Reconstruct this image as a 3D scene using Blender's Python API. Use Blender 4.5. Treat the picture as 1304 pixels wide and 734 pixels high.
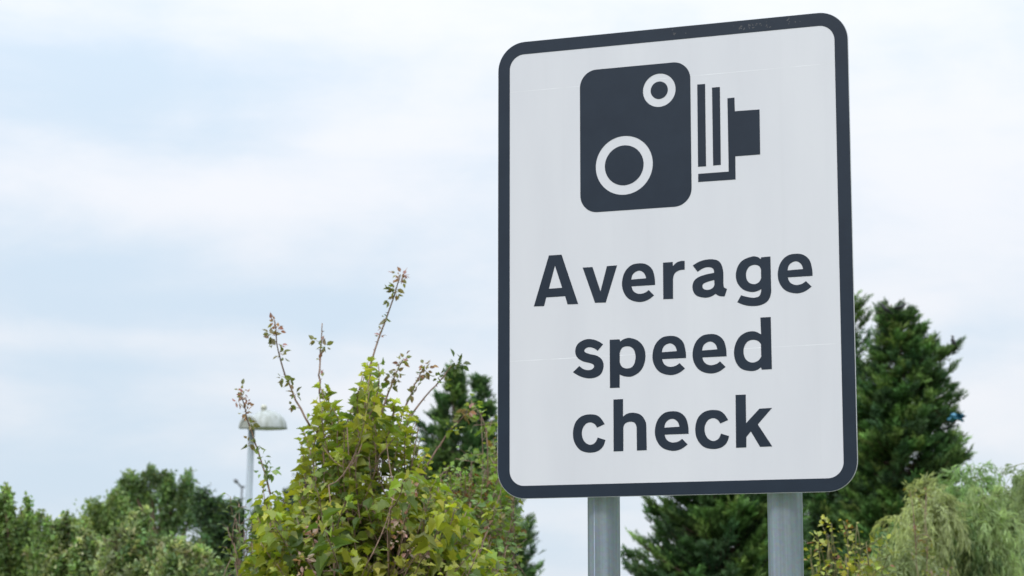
import bpy, math, random
import numpy as np
from mathutils import Vector, Matrix

for o in list(bpy.data.objects): bpy.data.objects.remove(o, do_unlink=True)
SC = bpy.context.scene
COL = SC.collection
rad = math.radians

# ------------------------------------------------------------------ camera
PW, PH, PF = 1304.0, 734.0, 2900.0          # photo size and focal length in its pixels
CX, CY = PW/2, PH/2
VH = np.array([-7000.0, 806.0])             # where the sign's horizontals meet
VV = np.array([660.0, -18500.0])            # where verticals meet
def cam_vec(p): return np.array([p[0]-CX, p[1]-CY, PF])     # x right, y down, z forward
up_c = cam_vec(VV); up_c /= np.linalg.norm(up_c)
fw_c = np.array([0, 0, 1.0]); fw_c -= up_c*(fw_c@up_c); fw_c /= np.linalg.norm(fw_c)
rt_c = np.cross(fw_c, up_c)
if rt_c[0] < 0: rt_c = -rt_c
C2W = np.array([rt_c, fw_c, up_c])          # camera coordinates -> world coordinates
EYE = np.array([0.0, 0.0, 1.6])
def ray(px, py): return C2W @ cam_vec((px, py))
def at(px, py, Y):
    r = ray(px, py); return EYE + r*(Y/r[1])
def m_per_px(Y): return Y/PF

cam = bpy.data.cameras.new('camera'); co = bpy.data.objects.new('camera', cam); COL.objects.link(co)
cam.sensor_width = 36; cam.lens = PF/PW*36; cam.clip_start = 0.05; cam.clip_end = 3000
R = C2W @ np.diag([1, -1, -1.0])
co.matrix_world = Matrix([[*R[i], EYE[i]] for i in range(3)] + [[0, 0, 0, 1]])
SC.camera = co
cam.dof.use_dof = True; cam.dof.focus_distance = 5.4; cam.dof.aperture_fstop = 10

# ------------------------------------------------------------------ sky and sun
SUN_EL, SUN_AZ = rad(40), rad(205)          # azimuth clockwise from +Y: behind the camera, a little to the left
w = bpy.data.worlds.new('World'); SC.world = w; w.use_nodes = True
nt = w.node_tree; N = nt.nodes; Lk = nt.links; N.clear()
def node(t, **k):
    n = N.new(t)
    for a, b in k.items(): setattr(n, a, b)
    return n
def mth(op, a, b=None, c=None, clamp=False):
    n = N.new('ShaderNodeMath'); n.operation = op; n.use_clamp = clamp
    for i, v in enumerate((a, b, c)):
        if v is None: continue
        if isinstance(v, (int, float)): n.inputs[i].default_value = v
        else: Lk.new(v, n.inputs[i])
    return n.outputs[0]
out = node('ShaderNodeOutputWorld'); bg = node('ShaderNodeBackground')
bg.inputs['Strength'].default_value = 0.1
Lk.new(bg.outputs[0], out.inputs[0])
sky = node('ShaderNodeTexSky', sky_type='NISHITA'); sky.sun_disc = False
sky.sun_elevation = SUN_EL; sky.sun_rotation = SUN_AZ; sky.air_density = 1.0; sky.dust_density = 1.2
tc = node('ShaderNodeTexCoord'); sep = node('ShaderNodeSeparateXYZ')
Lk.new(tc.outputs['Generated'], sep.inputs[0])
X, Y_, Z = sep.outputs
def stretched(sx, sy, sz, scale, detail, rough, off, dist=0.0):
    mp = node('ShaderNodeMapping'); mp.inputs['Scale'].default_value = (sx, sy, sz); mp.inputs['Location'].default_value = off
    mp.inputs['Rotation'].default_value = (0, rad(-8), 0)
    Lk.new(tc.outputs['Generated'], mp.inputs[0])
    n = node('ShaderNodeTexNoise'); n.inputs['Scale'].default_value = scale; n.inputs['Detail'].default_value = detail
    n.inputs['Roughness'].default_value = rough; n.inputs['Distortion'].default_value = dist
    Lk.new(mp.outputs[0], n.inputs['Vector']); return n.outputs[0]
n1 = stretched(1, 1, 4.2, 5.0, 6, 0.5, (3.1, 0, 1.7), 0.4)
n2 = stretched(1, 1, 2.0, 16.0, 5, 0.6, (0, 5.2, 0.3), 0.2)
def bank(px, py, sx, sy, amp):              # a soft bank of cloud (or a thin place) in one direction of the sky
    r = ray(px, py); r /= np.linalg.norm(r)
    a = mth('MULTIPLY', mth('SUBTRACT', X, float(r[0])), PF/sx)
    b = mth('MULTIPLY', mth('SUBTRACT', Z, float(r[2])), PF/sy)
    s = mth('ADD', mth('MULTIPLY', a, a), mth('MULTIPLY', b, b))
    front = mth('GREATER_THAN', Y_, 0.0)
    return mth('MULTIPLY', mth('MULTIPLY', mth('EXPONENT', mth('MULTIPLY', s, -1.0)), amp), front)
cover = mth('ADD', mth('MULTIPLY', n1, 1.25), mth('MULTIPLY', n2, 0.62))
for args in ((90, 120, 190, 60, -0.30), (230, 105, 200, 60, -0.20), (60, 330, 240, 50, -0.22), (300, 395, 330, 45, -0.30), (120, 470, 160, 22, -0.12),
             (30, 610, 260, 60, -0.22), (450, 180, 180, 55, 0.34), (250, 260, 260, 38, 0.20), (150, 430, 260, 20, 0.28), (420, 500, 220, 40, 0.14),
             (1200, 200, 240, 170, 0.36), (1260, 520, 110, 60, 0.45), (700, 20, 260, 60, 0.3), (1180, 430, 150, 30, -0.14), (720, 690, 110, 70, -0.1)):
    cover = mth('ADD', cover, bank(*args))
fac = node('ShaderNodeMapRange'); fac.interpolation_type = 'SMOOTHSTEP'
Lk.new(cover, fac.inputs[0]); fac.inputs[1].default_value = 0.50; fac.inputs[2].default_value = 1.36
fac.inputs[3].default_value = 0.0; fac.inputs[4].default_value = 1.0
veil = node('ShaderNodeMix', data_type='RGBA')           # thin high cloud over blue -> thick white cloud
Lk.new(fac.outputs[0], veil.inputs['Factor'])
veil.inputs['A'].default_value = (6.8, 8.05, 9.35, 1); veil.inputs['B'].default_value = (9.3, 9.5, 10.0, 1)
zc_ = mth('MAXIMUM', Z, 0.0); zen = mth('ADD', mth('MULTIPLY', mth('MULTIPLY', zc_, zc_), 2.1), 0.96)   # an overcast sky is brighter towards the zenith
vs = node('ShaderNodeVectorMath', operation='SCALE'); Lk.new(veil.outputs['Result'], vs.inputs[0]); Lk.new(zen, vs.inputs['Scale'])
mixs = node('ShaderNodeMix', data_type='RGBA'); mixs.inputs['Factor'].default_value = 0.93
Lk.new(sky.outputs[0], mixs.inputs['A']); Lk.new(vs.outputs[0], mixs.inputs['B'])
Lk.new(mixs.outputs['Result'], bg.inputs['Color'])

sl = bpy.data.lights.new('sun', 'SUN'); so = bpy.data.objects.new('sun', sl); COL.objects.link(so)
sl.energy = 1.5; sl.angle = rad(12); sl.color = (1.0, 0.97, 0.92)
sd = Vector((math.sin(SUN_AZ)*math.cos(SUN_EL), math.cos(SUN_AZ)*math.cos(SUN_EL), math.sin(SUN_EL)))
so.rotation_euler = sd.to_track_quat('Z', 'Y').to_euler(); so.location = (-3, -6, 9)

SC.view_settings.view_transform = 'Standard'; SC.view_settings.look = 'None'
SC.view_settings.exposure = 0.0; SC.view_settings.gamma = 1; SC.view_settings.use_curve_mapping = False
SC.render.resolution_x = 1024; SC.render.resolution_y = 576

# ------------------------------------------------------------------ helpers
def tag(o, label=None, cat=None, group=None, kind=None):
    for k, v in (('label', label), ('category', cat), ('group', group), ('kind', kind)):
        if v: o[k] = v
    return o
def link(name, me, mat, parent=None, label=None):
    o = bpy.data.objects.new(name, me); COL.objects.link(o)
    if mat: me.materials.append(mat)
    if parent:
        o.parent = parent
        o.matrix_parent_inverse = Matrix.Translation(parent.location).inverted() if parent.type == 'EMPTY' and not parent.parent else Matrix()
    if label: o['label'] = label
    return o
def empty(name, loc, label, cat, group=None):
    o = bpy.data.objects.new(name, None); COL.objects.link(o); o.location = loc; o.empty_display_size = 0.2
    return tag(o, label, cat, group)

class Geo:
    """vertices, triangles/quads and a colour per vertex collected as arrays"""
    def __init__(s): s.v = []; s.f3 = []; s.f4 = []; s.c = []; s.n = 0
    def add(s, v, f3=None, f4=None, c=None):
        v = np.asarray(v, float).reshape(-1, 3)
        if f3 is not None and len(f3): s.f3.append(np.asarray(f3, int).reshape(-1, 3)+s.n)
        if f4 is not None and len(f4): s.f4.append(np.asarray(f4, int).reshape(-1, 4)+s.n)
        s.v.append(v); s.n += len(v)
        if c is None: c = np.ones((len(v), 3))*0.5
        c = np.asarray(c, float)
        if c.ndim == 1: c = np.tile(c, (len(v), 1))
        s.c.append(c)
    def tube(s, pts, r0, r1, sides=6, c=None, cap=True):
        pts = np.asarray(pts, float); n = len(pts)
        r = np.linspace(r0, r1, n) if np.isscalar(r0) and np.isscalar(r1) else np.asarray(r0)
        d = np.gradient(pts, axis=0); d /= np.linalg.norm(d, axis=1)[:, None]+1e-9
        ref = np.array([0.3, 0.9, 0.1]) if abs(d[0][2]) > .8 else np.array([0, 0, 1.0])
        a = np.cross(d, ref); a /= np.linalg.norm(a, axis=1)[:, None]+1e-9; b = np.cross(d, a)
        th = np.arange(sides)*2*math.pi/sides
        V = pts[:, None, :] + r[:, None, None]*(np.cos(th)[None, :, None]*a[:, None, :]+np.sin(th)[None, :, None]*b[:, None, :])
        i = np.arange(n-1)[:, None]*sides; k = np.arange(sides)[None, :]; k2 = (k+1) % sides
        F = np.stack([i+k, i+k2, i+sides+k2, i+sides+k], -1).reshape(-1, 4)
        V = V.reshape(-1, 3)
        f3 = None
        if cap:
            V = np.vstack([V, pts[-1], pts[0]]); e = (n-1)*sides; m = n*sides
            f3 = [(e+q, e+(q+1) % sides, m) for q in range(sides)]+[((q+1) % sides, q, m+1) for q in range(sides)]
        s.add(V, f3, F, c)
    def leaves(s, tmpl, pos, dr, nr, size, col):
        """tmpl = (verts, tris): one leaf of unit length along +y; placed at pos, pointing dr, facing nr"""
        tv, tf = tmpl; pos = np.asarray(pos, float)
        if not len(pos): return
        dr = dr/(np.linalg.norm(dr, axis=1)[:, None]+1e-9)
        x = np.cross(dr, nr); x /= np.linalg.norm(x, axis=1)[:, None]+1e-9
        z = np.cross(x, dr)
        size = np.broadcast_to(np.asarray(size, float), (len(pos),))
        V = pos[:, None, :]+size[:, None, None]*(tv[None, :, 0, None]*x[:, None, :]+tv[None, :, 1, None]*dr[:, None, :]+tv[None, :, 2, None]*z[:, None, :])
        F = (np.asarray(tf)[None]+(np.arange(len(pos))*len(tv))[:, None, None]).reshape(-1, 3)
        s.add(V.reshape(-1, 3), F, None, np.repeat(col, len(tv), axis=0))
    def build(s, name, mat, parent=None, smooth=False, label=None):
        me = bpy.data.meshes.new(name)
        V = np.vstack(s.v); T = np.vstack(s.f3) if s.f3 else np.zeros((0, 3), int); Q = np.vstack(s.f4) if s.f4 else np.zeros((0, 4), int)
        me.vertices.add(len(V)); me.vertices.foreach_set('co', V.ravel().astype(np.float32))
        me.loops.add(T.size+Q.size); me.loops.foreach_set('vertex_index', np.concatenate([T.ravel(), Q.ravel()]).astype(np.int32))
        me.polygons.add(len(T)+len(Q))
        me.polygons.foreach_set('loop_start', np.concatenate([np.arange(len(T))*3, T.size+np.arange(len(Q))*4]).astype(np.int32))
        me.update(calc_edges=True)
        me.polygons.foreach_set('use_smooth', np.full(len(T)+len(Q), smooth))
        at_ = me.color_attributes.new('tint', 'FLOAT_COLOR', 'POINT')
        Cc = np.hstack([np.vstack(s.c), np.ones((len(V), 1))]); at_.data.foreach_set('color', Cc.ravel().astype(np.float32))
        me.validate()
        return link(name, me, mat, parent, label)

def unit(v): v = np.asarray(v, float); return v/(np.linalg.norm(v, axis=-1, keepdims=True)+1e-9)

# ------------------------------------------------------------------ materials
def new_mat(name):
    m = bpy.data.materials.new(name); m.use_nodes = True
    return m, m.node_tree.nodes, m.node_tree.links, m.node_tree.nodes['Principled BSDF']
def leaf_mat(name, trans=0.35, rough=0.5, gain=(1.5, 1.6, 0.8), spec=0.35):
    m, n, l, p = new_mat(name)
    a = n.new('ShaderNodeAttribute'); a.attribute_name = 'tint'
    no = n.new('ShaderNodeTexNoise'); no.inputs['Scale'].default_value = 35; no.inputs['Detail'].default_value = 3
    g = n.new('ShaderNodeTexCoord'); l.new(g.outputs['Object'], no.inputs['Vector'])
    mr = n.new('ShaderNodeMapRange'); mr.inputs[3].default_value = 0.75; mr.inputs[4].default_value = 1.25; l.new(no.outputs[0], mr.inputs[0])
    s = n.new('ShaderNodeVectorMath'); s.operation = 'SCALE'; l.new(a.outputs['Color'], s.inputs[0]); l.new(mr.outputs[0], s.inputs['Scale'])
    l.new(s.outputs[0], p.inputs['Base Color'])
    p.inputs['Roughness'].default_value = rough; p.inputs['Specular IOR Level'].default_value = spec
    t = n.new('ShaderNodeBsdfTranslucent'); mu = n.new('ShaderNodeVectorMath'); mu.operation = 'MULTIPLY'
    l.new(s.outputs[0], mu.inputs[0]); mu.inputs[1].default_value = gain; l.new(mu.outputs[0], t.inputs[0])
    x = n.new('ShaderNodeMixShader'); x.inputs[0].default_value = trans
    l.new(p.outputs[0], x.inputs[1]); l.new(t.outputs[0], x.inputs[2])
    l.new(x.outputs[0], n['Material Output'].inputs['Surface'])
    return m
def bark_mat(name, col, rough=0.85, scale=30):
    m, n, l, p = new_mat(name)
    g = n.new('ShaderNodeTexCoord'); mp = n.new('ShaderNodeMapping'); mp.inputs['Scale'].default_value = (1, 1, 0.25)
    no = n.new('ShaderNodeTexNoise'); no.inputs['Scale'].default_value = scale; no.inputs['Detail'].default_value = 6
    l.new(g.outputs['Object'], mp.inputs[0]); l.new(mp.outputs[0], no.inputs['Vector'])
    r = n.new('ShaderNodeValToRGB'); l.new(no.outputs[0], r.inputs[0])
    r.color_ramp.elements[0].position = 0.3; r.color_ramp.elements[1].position = 0.7
    r.color_ramp.elements[0].color = (*[c*0.55 for c in col], 1); r.color_ramp.elements[1].color = (*[c*1.4 for c in col], 1)
    l.new(r.outputs[0], p.inputs['Base Color']); p.inputs['Roughness'].default_value = rough
    b = n.new('ShaderNodeBump'); b.inputs['Strength'].default_value = 0.5; b.inputs['Distance'].default_value = 0.01
    l.new(no.outputs[0], b.inputs['Height']); l.new(b.outputs[0], p.inputs['Normal'])
    return m
LEAF = leaf_mat('broad_leaf', 0.45, 0.5, (1.6, 1.6, 0.9)); LEAF_GLOSS = leaf_mat('shrub_leaf', 0.33, 0.45, (1.7, 1.6, 0.6), 0.4)
NEEDLE = leaf_mat('conifer_needle', 0.15, 0.6, (1.3, 1.4, 0.8), 0.25)
BARK = bark_mat('brown_bark', (0.13, 0.09, 0.06)); TWIG = bark_mat('red_brown_twig', (0.22, 0.14, 0.10), 0.7, 80); GREEN_TWIG = bark_mat('green_twig', (0.17, 0.15, 0.06), 0.7, 80)

# galvanised steel: base grey with long vertical streaks, faint spangle
def galv(name, base=(0.46, 0.525, 0.66), streak=1.0):
    m, n, l, p = new_mat(name)
    g = n.new('ShaderNodeTexCoord'); mp = n.new('ShaderNodeMapping'); mp.inputs['Scale'].default_value = (60, 60, 1.3)
    no = n.new('ShaderNodeTexNoise'); no.inputs['Scale'].default_value = 1.0; no.inputs['Detail'].default_value = 5; no.inputs['Roughness'].default_value = 0.6
    l.new(g.outputs['Object'], mp.inputs[0]); l.new(mp.outputs[0], no.inputs['Vector'])
    sp = n.new('ShaderNodeTexVoronoi'); sp.inputs['Scale'].default_value = 140; l.new(g.outputs['Object'], sp.inputs['Vector'])
    r = n.new('ShaderNodeValToRGB'); l.new(no.outputs[0], r.inputs[0])
    r.color_ramp.elements[0].position = 0.3; r.color_ramp.elements[1].position = 0.72
    r.color_ramp.elements[0].color = (*[c*(1-0.28*streak) for c in base], 1); r.color_ramp.elements[1].color = (*[c*(1+0.22*streak) for c in base], 1)
    mx = n.new('ShaderNodeMix'); mx.data_type = 'RGBA'; mx.blend_type = 'MULTIPLY'; mx.inputs['Factor'].default_value = 0.12
    l.new(r.outputs[0], mx.inputs['A']); l.new(sp.outputs['Color'], mx.inputs['B']); l.new(mx.outputs['Result'], p.inputs['Base Color'])
    p.inputs['Metallic'].default_value = 0.12
    rr = n.new('ShaderNodeMapRange'); rr.inputs[3].default_value = 0.32; rr.inputs[4].default_value = 0.6; l.new(no.outputs[0], rr.inputs[0]); l.new(rr.outputs[0], p.inputs['Roughness'])
    b = n.new('ShaderNodeBump'); b.inputs['Strength'].default_value = 0.25; b.inputs['Distance'].default_value = 0.002
    l.new(no.outputs[0], b.inputs['Height']); l.new(b.outputs[0], p.inputs['Normal'])
    return m
GALV = galv('galvanised_steel')

def face_mat():
    m, n, l, p = new_mat('white_reflective_sheet')
    g = n.new('ShaderNodeTexCoord')
    no = n.new('ShaderNodeTexNoise'); no.inputs['Scale'].default_value = 3.0; no.inputs['Detail'].default_value = 4
    mp = n.new('ShaderNodeMapping'); mp.inputs['Scale'].default_value = (3, 3, 0.8); l.new(g.outputs['Object'], mp.inputs[0]); l.new(mp.outputs[0], no.inputs['Vector'])
    r = n.new('ShaderNodeValToRGB'); l.new(no.outputs[0], r.inputs[0])
    r.color_ramp.elements[0].position = 0.3; r.color_ramp.elements[1].position = 0.7
    r.color_ramp.elements[0].color = (0.595, 0.593, 0.64, 1); r.color_ramp.elements[1].color = (0.635, 0.632, 0.675, 1)
    sp = n.new('ShaderNodeTexNoise'); sp.inputs['Scale'].default_value = 45; sp.inputs['Detail'].default_value = 2; l.new(g.outputs['Object'], sp.inputs['Vector'])
    q = n.new('ShaderNodeMapRange'); l.new(sp.outputs[0], q.inputs[0]); q.inputs[1].default_value = 0.66; q.inputs[2].default_value = 0.78; q.inputs[4].default_value = 0.35
    mx = n.new('ShaderNodeMix'); mx.data_type = 'RGBA'; l.new(q.outputs[0], mx.inputs['Factor']); l.new(r.outputs[0], mx.inputs['A']); mx.inputs['B'].default_value = (0.61, 0.61, 0.65, 1)
    # vertical rain streaks of grime
    st = n.new('ShaderNodeTexNoise'); st.inputs['Scale'].default_value = 1; st.inputs['Detail'].default_value = 4
    mp2 = n.new('ShaderNodeMapping'); mp2.inputs['Scale'].default_value = (55, 55, 1.2); l.new(g.outputs['Object'], mp2.inputs[0]); l.new(mp2.outputs[0], st.inputs['Vector'])
    q2 = n.new('ShaderNodeMapRange'); l.new(st.outputs[0], q2.inputs[0]); q2.inputs[1].default_value = 0.55; q2.inputs[2].default_value = 0.8; q2.inputs[4].default_value = 0.06
    mx2 = n.new('ShaderNodeMix'); mx2.data_type = 'RGBA'; l.new(q2.outputs[0], mx2.inputs['Factor']); l.new(mx.outputs['Result'], mx2.inputs['A']); mx2.inputs['B'].default_value = (0.42, 0.43, 0.45, 1)
    l.new(mx2.outputs['Result'], p.inputs['Base Color']); p.inputs['Roughness'].default_value = 0.45
    return m
FACE = face_mat()
def black_mat():
    m, n, l, p = new_mat('black_sign_film')
    g = n.new('ShaderNodeTexCoord'); no = n.new('ShaderNodeTexNoise'); no.inputs['Scale'].default_value = 9; no.inputs['Detail'].default_value = 8; no.inputs['Roughness'].default_value = 0.65
    l.new(g.outputs['Object'], no.inputs['Vector'])
    r = n.new('ShaderNodeValToRGB'); l.new(no.outputs[0], r.inputs[0])
    r.color_ramp.elements[0].position = 0.35; r.color_ramp.elements[1].position = 0.75
    r.color_ramp.elements[0].color = (0.007, 0.0145, 0.029, 1); r.color_ramp.elements[1].color = (0.0115, 0.0215, 0.039, 1)
    l.new(r.outputs[0], p.inputs['Base Color']); p.inputs['Roughness'].default_value = 0.38; p.inputs['Specular IOR Level'].default_value = 0.33
    return m
BLACK = black_mat()
def plain(name, col, rough=0.5, metal=0.0, var=0.15, scale=20, trans=0):
    m, n, l, p = new_mat(name)
    g = n.new('ShaderNodeTexCoord'); no = n.new('ShaderNodeTexNoise'); no.inputs['Scale'].default_value = scale; no.inputs['Detail'].default_value = 5
    l.new(g.outputs['Object'], no.inputs['Vector']); r = n.new('ShaderNodeValToRGB'); l.new(no.outputs[0], r.inputs[0])
    r.color_ramp.elements[0].position = .3; r.color_ramp.elements[1].position = .7
    r.color_ramp.elements[0].color = (*[c*(1-var) for c in col], 1); r.color_ramp.elements[1].color = (*[min(1, c*(1+var)) for c in col], 1)
    l.new(r.outputs[0], p.inputs['Base Color']); p.inputs['Roughness'].default_value = rough; p.inputs['Metallic'].default_value = metal
    if trans: p.inputs['Transmission Weight'].default_value = trans
    return m
ALU = plain('aluminium_plate', (0.55, 0.56, 0.57), 0.4, 0.7)

# ------------------------------------------------------------------ ground
g = Geo(); S = 1500.0; nn = 60
xs = np.linspace(-S, S, nn); gx, gy = np.meshgrid(xs, xs)
gz = np.zeros_like(gx)
V = np.stack([gx, gy, gz], -1).reshape(-1, 3)
F = [(j*nn+i, j*nn+i+1, (j+1)*nn+i+1, (j+1)*nn+i) for j in range(nn-1) for i in range(nn-1)]
g.add(V, None, F)
def ground_mat():
    m, n, l, p = new_mat('rough_grass')
    gc = n.new('ShaderNodeTexCoord'); no = n.new('ShaderNodeTexNoise'); no.inputs['Scale'].default_value = 0.6; no.inputs['Detail'].default_value = 10
    l.new(gc.outputs['Object'], no.inputs['Vector']); r = n.new('ShaderNodeValToRGB'); l.new(no.outputs[0], r.inputs[0])
    r.color_ramp.elements[0].position = .35; r.color_ramp.elements[1].position = .68
    r.color_ramp.elements[0].color = (0.045, 0.07, 0.02, 1); r.color_ramp.elements[1].color = (0.13, 0.14, 0.06, 1)
    l.new(r.outputs[0], p.inputs['Base Color']); p.inputs['Roughness'].default_value = 0.95
    return m
tag(g.build('ground', ground_mat()), kind='structure')

# ------------------------------------------------------------------ the road sign
h_ = cam_vec(VH); h_ /= np.linalg.norm(h_)
SR = C2W @ (-h_); SU = np.array([0, 0, 1.0]); SR -= SU*(SR@SU); SR /= np.linalg.norm(SR)
SN = np.cross(SR, SU)                        # candidate normal
if SN[1] > 0: SN = -SN                       # front faces the camera
def hit(px, py, P0, off=0.0):
    r = ray(px, py); t = ((P0+SN*off-EYE)@SN)/(r@SN); return EYE+r*t
c0 = at(858, 330, 1.0)
e1, e2 = hit(634.0, 330, c0), hit(1086.3, 330, c0)
depth = 0.82/np.linalg.norm(e2-e1)           # the plate is 820 mm wide
P0 = at(858, 330, depth)
def uv(px, py):
    q = hit(px, py, P0)-P0; return np.array([q@SR, q@SU])
def crossing(a, b, c, d):
    l1 = np.cross([*a, 1], [*b, 1]); l2 = np.cross([*c, 1], [*d, 1]); p = np.cross(l1, l2); return p[:2]/p[2]
def quad_rect(Lf, T, Rt, B):
    q = [uv(*crossing(*a, *b)) for a, b in ((Lf, T), (Rt, T), (Rt, B), (Lf, B))]
    return (q[0][0]+q[3][0])/2, (q[1][0]+q[2][0])/2, (q[2][1]+q[3][1])/2, (q[0][1]+q[1][1])/2
OUT_R = quad_rect(((634.3, 120), (633.7, 590)), ((740, 46.3), (1000, 20.4)), ((1081.1, 100), (1091.3, 550)), ((662, 634.9), (1058, 627.3)))
IN_R = quad_rect(((649.6, 120), (648.8, 590)), ((740, 62.4), (1000, 37.5)), ((1064, 100), (1073.5, 560)), ((720, 617.6), (1010, 610.5)))
print('sign', OUT_R, IN_R, 'depth', depth, 'P0', P0)
PX = 0.82/449.0                              # metres per photo pixel on the plate
sign = empty('road_sign', (P0[0], P0[1], 0), 'white camera warning sign reading Average speed check, black border, on two grey posts', 'road sign')
# plate frame: local x = right, y = up, z = towards the viewer
M_SIGN = Matrix([[SR[0], SU[0], SN[0], P0[0]], [SR[1], SU[1], SN[1], P0[1]], [SR[2], SU[2], SN[2], P0[2]], [0, 0, 0, 1]])
if M_SIGN.to_3x3().determinant() < 0: print('WARNING mirrored')
def rrect(x0, x1, y0, y1, r, n=14):
    pts = []
    for cx, cy, a in ((x1-r, y1-r, 0), (x0+r, y1-r, 90), (x0+r, y0+r, 180), (x1-r, y0+r, 270)):
        for k in range(n+1):
            t = rad(a+90*k/n); pts.append((cx+r*math.cos(t), cy+r*math.sin(t)))
    return pts
def circ(c, r, n=64): return [(c[0]+r*math.cos(2*math.pi*k/n), c[1]+r*math.sin(2*math.pi*k/n)) for k in range(n)]
def flat(name, loops, z, thick, mat, parent, label=None, bevel=0.0):
    """filled outline (even-odd) lying on the plate, its front at height z+thick"""
    cu = bpy.data.curves.new(name, 'CURVE'); cu.dimensions = '2D'; cu.fill_mode = 'BOTH'; cu.extrude = thick/2; cu.bevel_depth = bevel
    for lp in loops:
        sp = cu.splines.new('POLY'); sp.points.add(len(lp)-1); sp.use_cyclic_u = True
        for i, (x, y) in enumerate(lp): sp.points[i].co = (x, y, 0, 1)
    tmp = bpy.data.objects.new('tmp', cu); COL.objects.link(tmp)
    me = bpy.data.meshes.new_from_object(tmp.evaluated_get(bpy.context.evaluated_depsgraph_get()))
    bpy.data.objects.remove(tmp); bpy.data.curves.remove(cu)
    me.name = name; me.materials.clear()
    for v in me.vertices: v.co.z += z+thick/2
    # put into world space, metres; object origin stays at the world origin of its parent
    me.transform(M_SIGN)
    return link(name, me, mat, parent, label)
plate = flat('sign_plate', [rrect(*OUT_R[:2], *OUT_R[2:], 36*PX)], -0.003, 0.003, ALU, sign)
def sub(o_parent, *a, **k):
    o = flat(*a[:1], *a[1:5], o_parent, **k); o.matrix_parent_inverse = Matrix(); return o
e = 0.0012
flat_face = sub(plate, 'sign_face', [rrect(OUT_R[0]+e, OUT_R[1]-e, OUT_R[2]+e, OUT_R[3]-e, 36*PX-e)], 0.0002, 0.0003, FACE)
e = 0.0010
sub(plate, 'border', [rrect(OUT_R[0]+e, OUT_R[1]-e, OUT_R[2]+e, OUT_R[3]-e, 36*PX-e), rrect(*IN_R, 19*PX)], 0.0007, 0.0003, BLACK)

def P(ox, oy, s, x, y): return uv(ox+x/s, oy+y/s)
def smooth_path(ox, oy, s, pts):
    """pts: (x, y) smooth or (x, y, 1) corner, in the enlarged crop's pixels -> outline in plate coordinates"""
    Q = [P(ox, oy, s, p[0], p[1]) for p in pts]; C = [len(p) == 3 for p in pts]; n = len(Q); out = []
    for i in range(n):
        a, b = Q[i], Q[(i+1) % n]
        if C[i] and C[(i+1) % n]: out.append(tuple(a)); continue
        p0 = Q[i-1] if not C[i] else None; p3 = Q[(i+2) % n] if not C[(i+1) % n] else None
        L = np.linalg.norm(b-a)
        def tang(pm, p, pn):
            d = pn-pm; d /= np.linalg.norm(d)+1e-12; return d*L
        if p0 is None and p3 is None: ta = tb = b-a
        else:
            ta = tang(p0, a, b) if p0 is not None else None
            tb = tang(a, b, p3) if p3 is not None else None
            if ta is None: ta = 2*(b-a)-tb; ta = (1.0*(b-a)+ta)/2*1.0
            if tb is None: tb = 2*(b-a)-ta; tb = (1.0*(b-a)+tb)/2*1.0
        for k in range(8):
            t = k/8; h00 = 2*t**3-3*t*t+1; h10 = t**3-2*t*t+t; h01 = -2*t**3+3*t*t; h11 = t**3-t*t
            out.append(tuple(h00*a+h10*ta+h01*b+h11*tb))
    return out
Z1 = (670, 310, 6.52); Z2 = (860, 310, 6.52); Z3 = (720, 400, 7.343); Z4 = (850, 390, 6.673); Z5 = (720, 490, 7.343); Z6 = (850, 490, 7.34); Z0 = (0, 0, 1)
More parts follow.
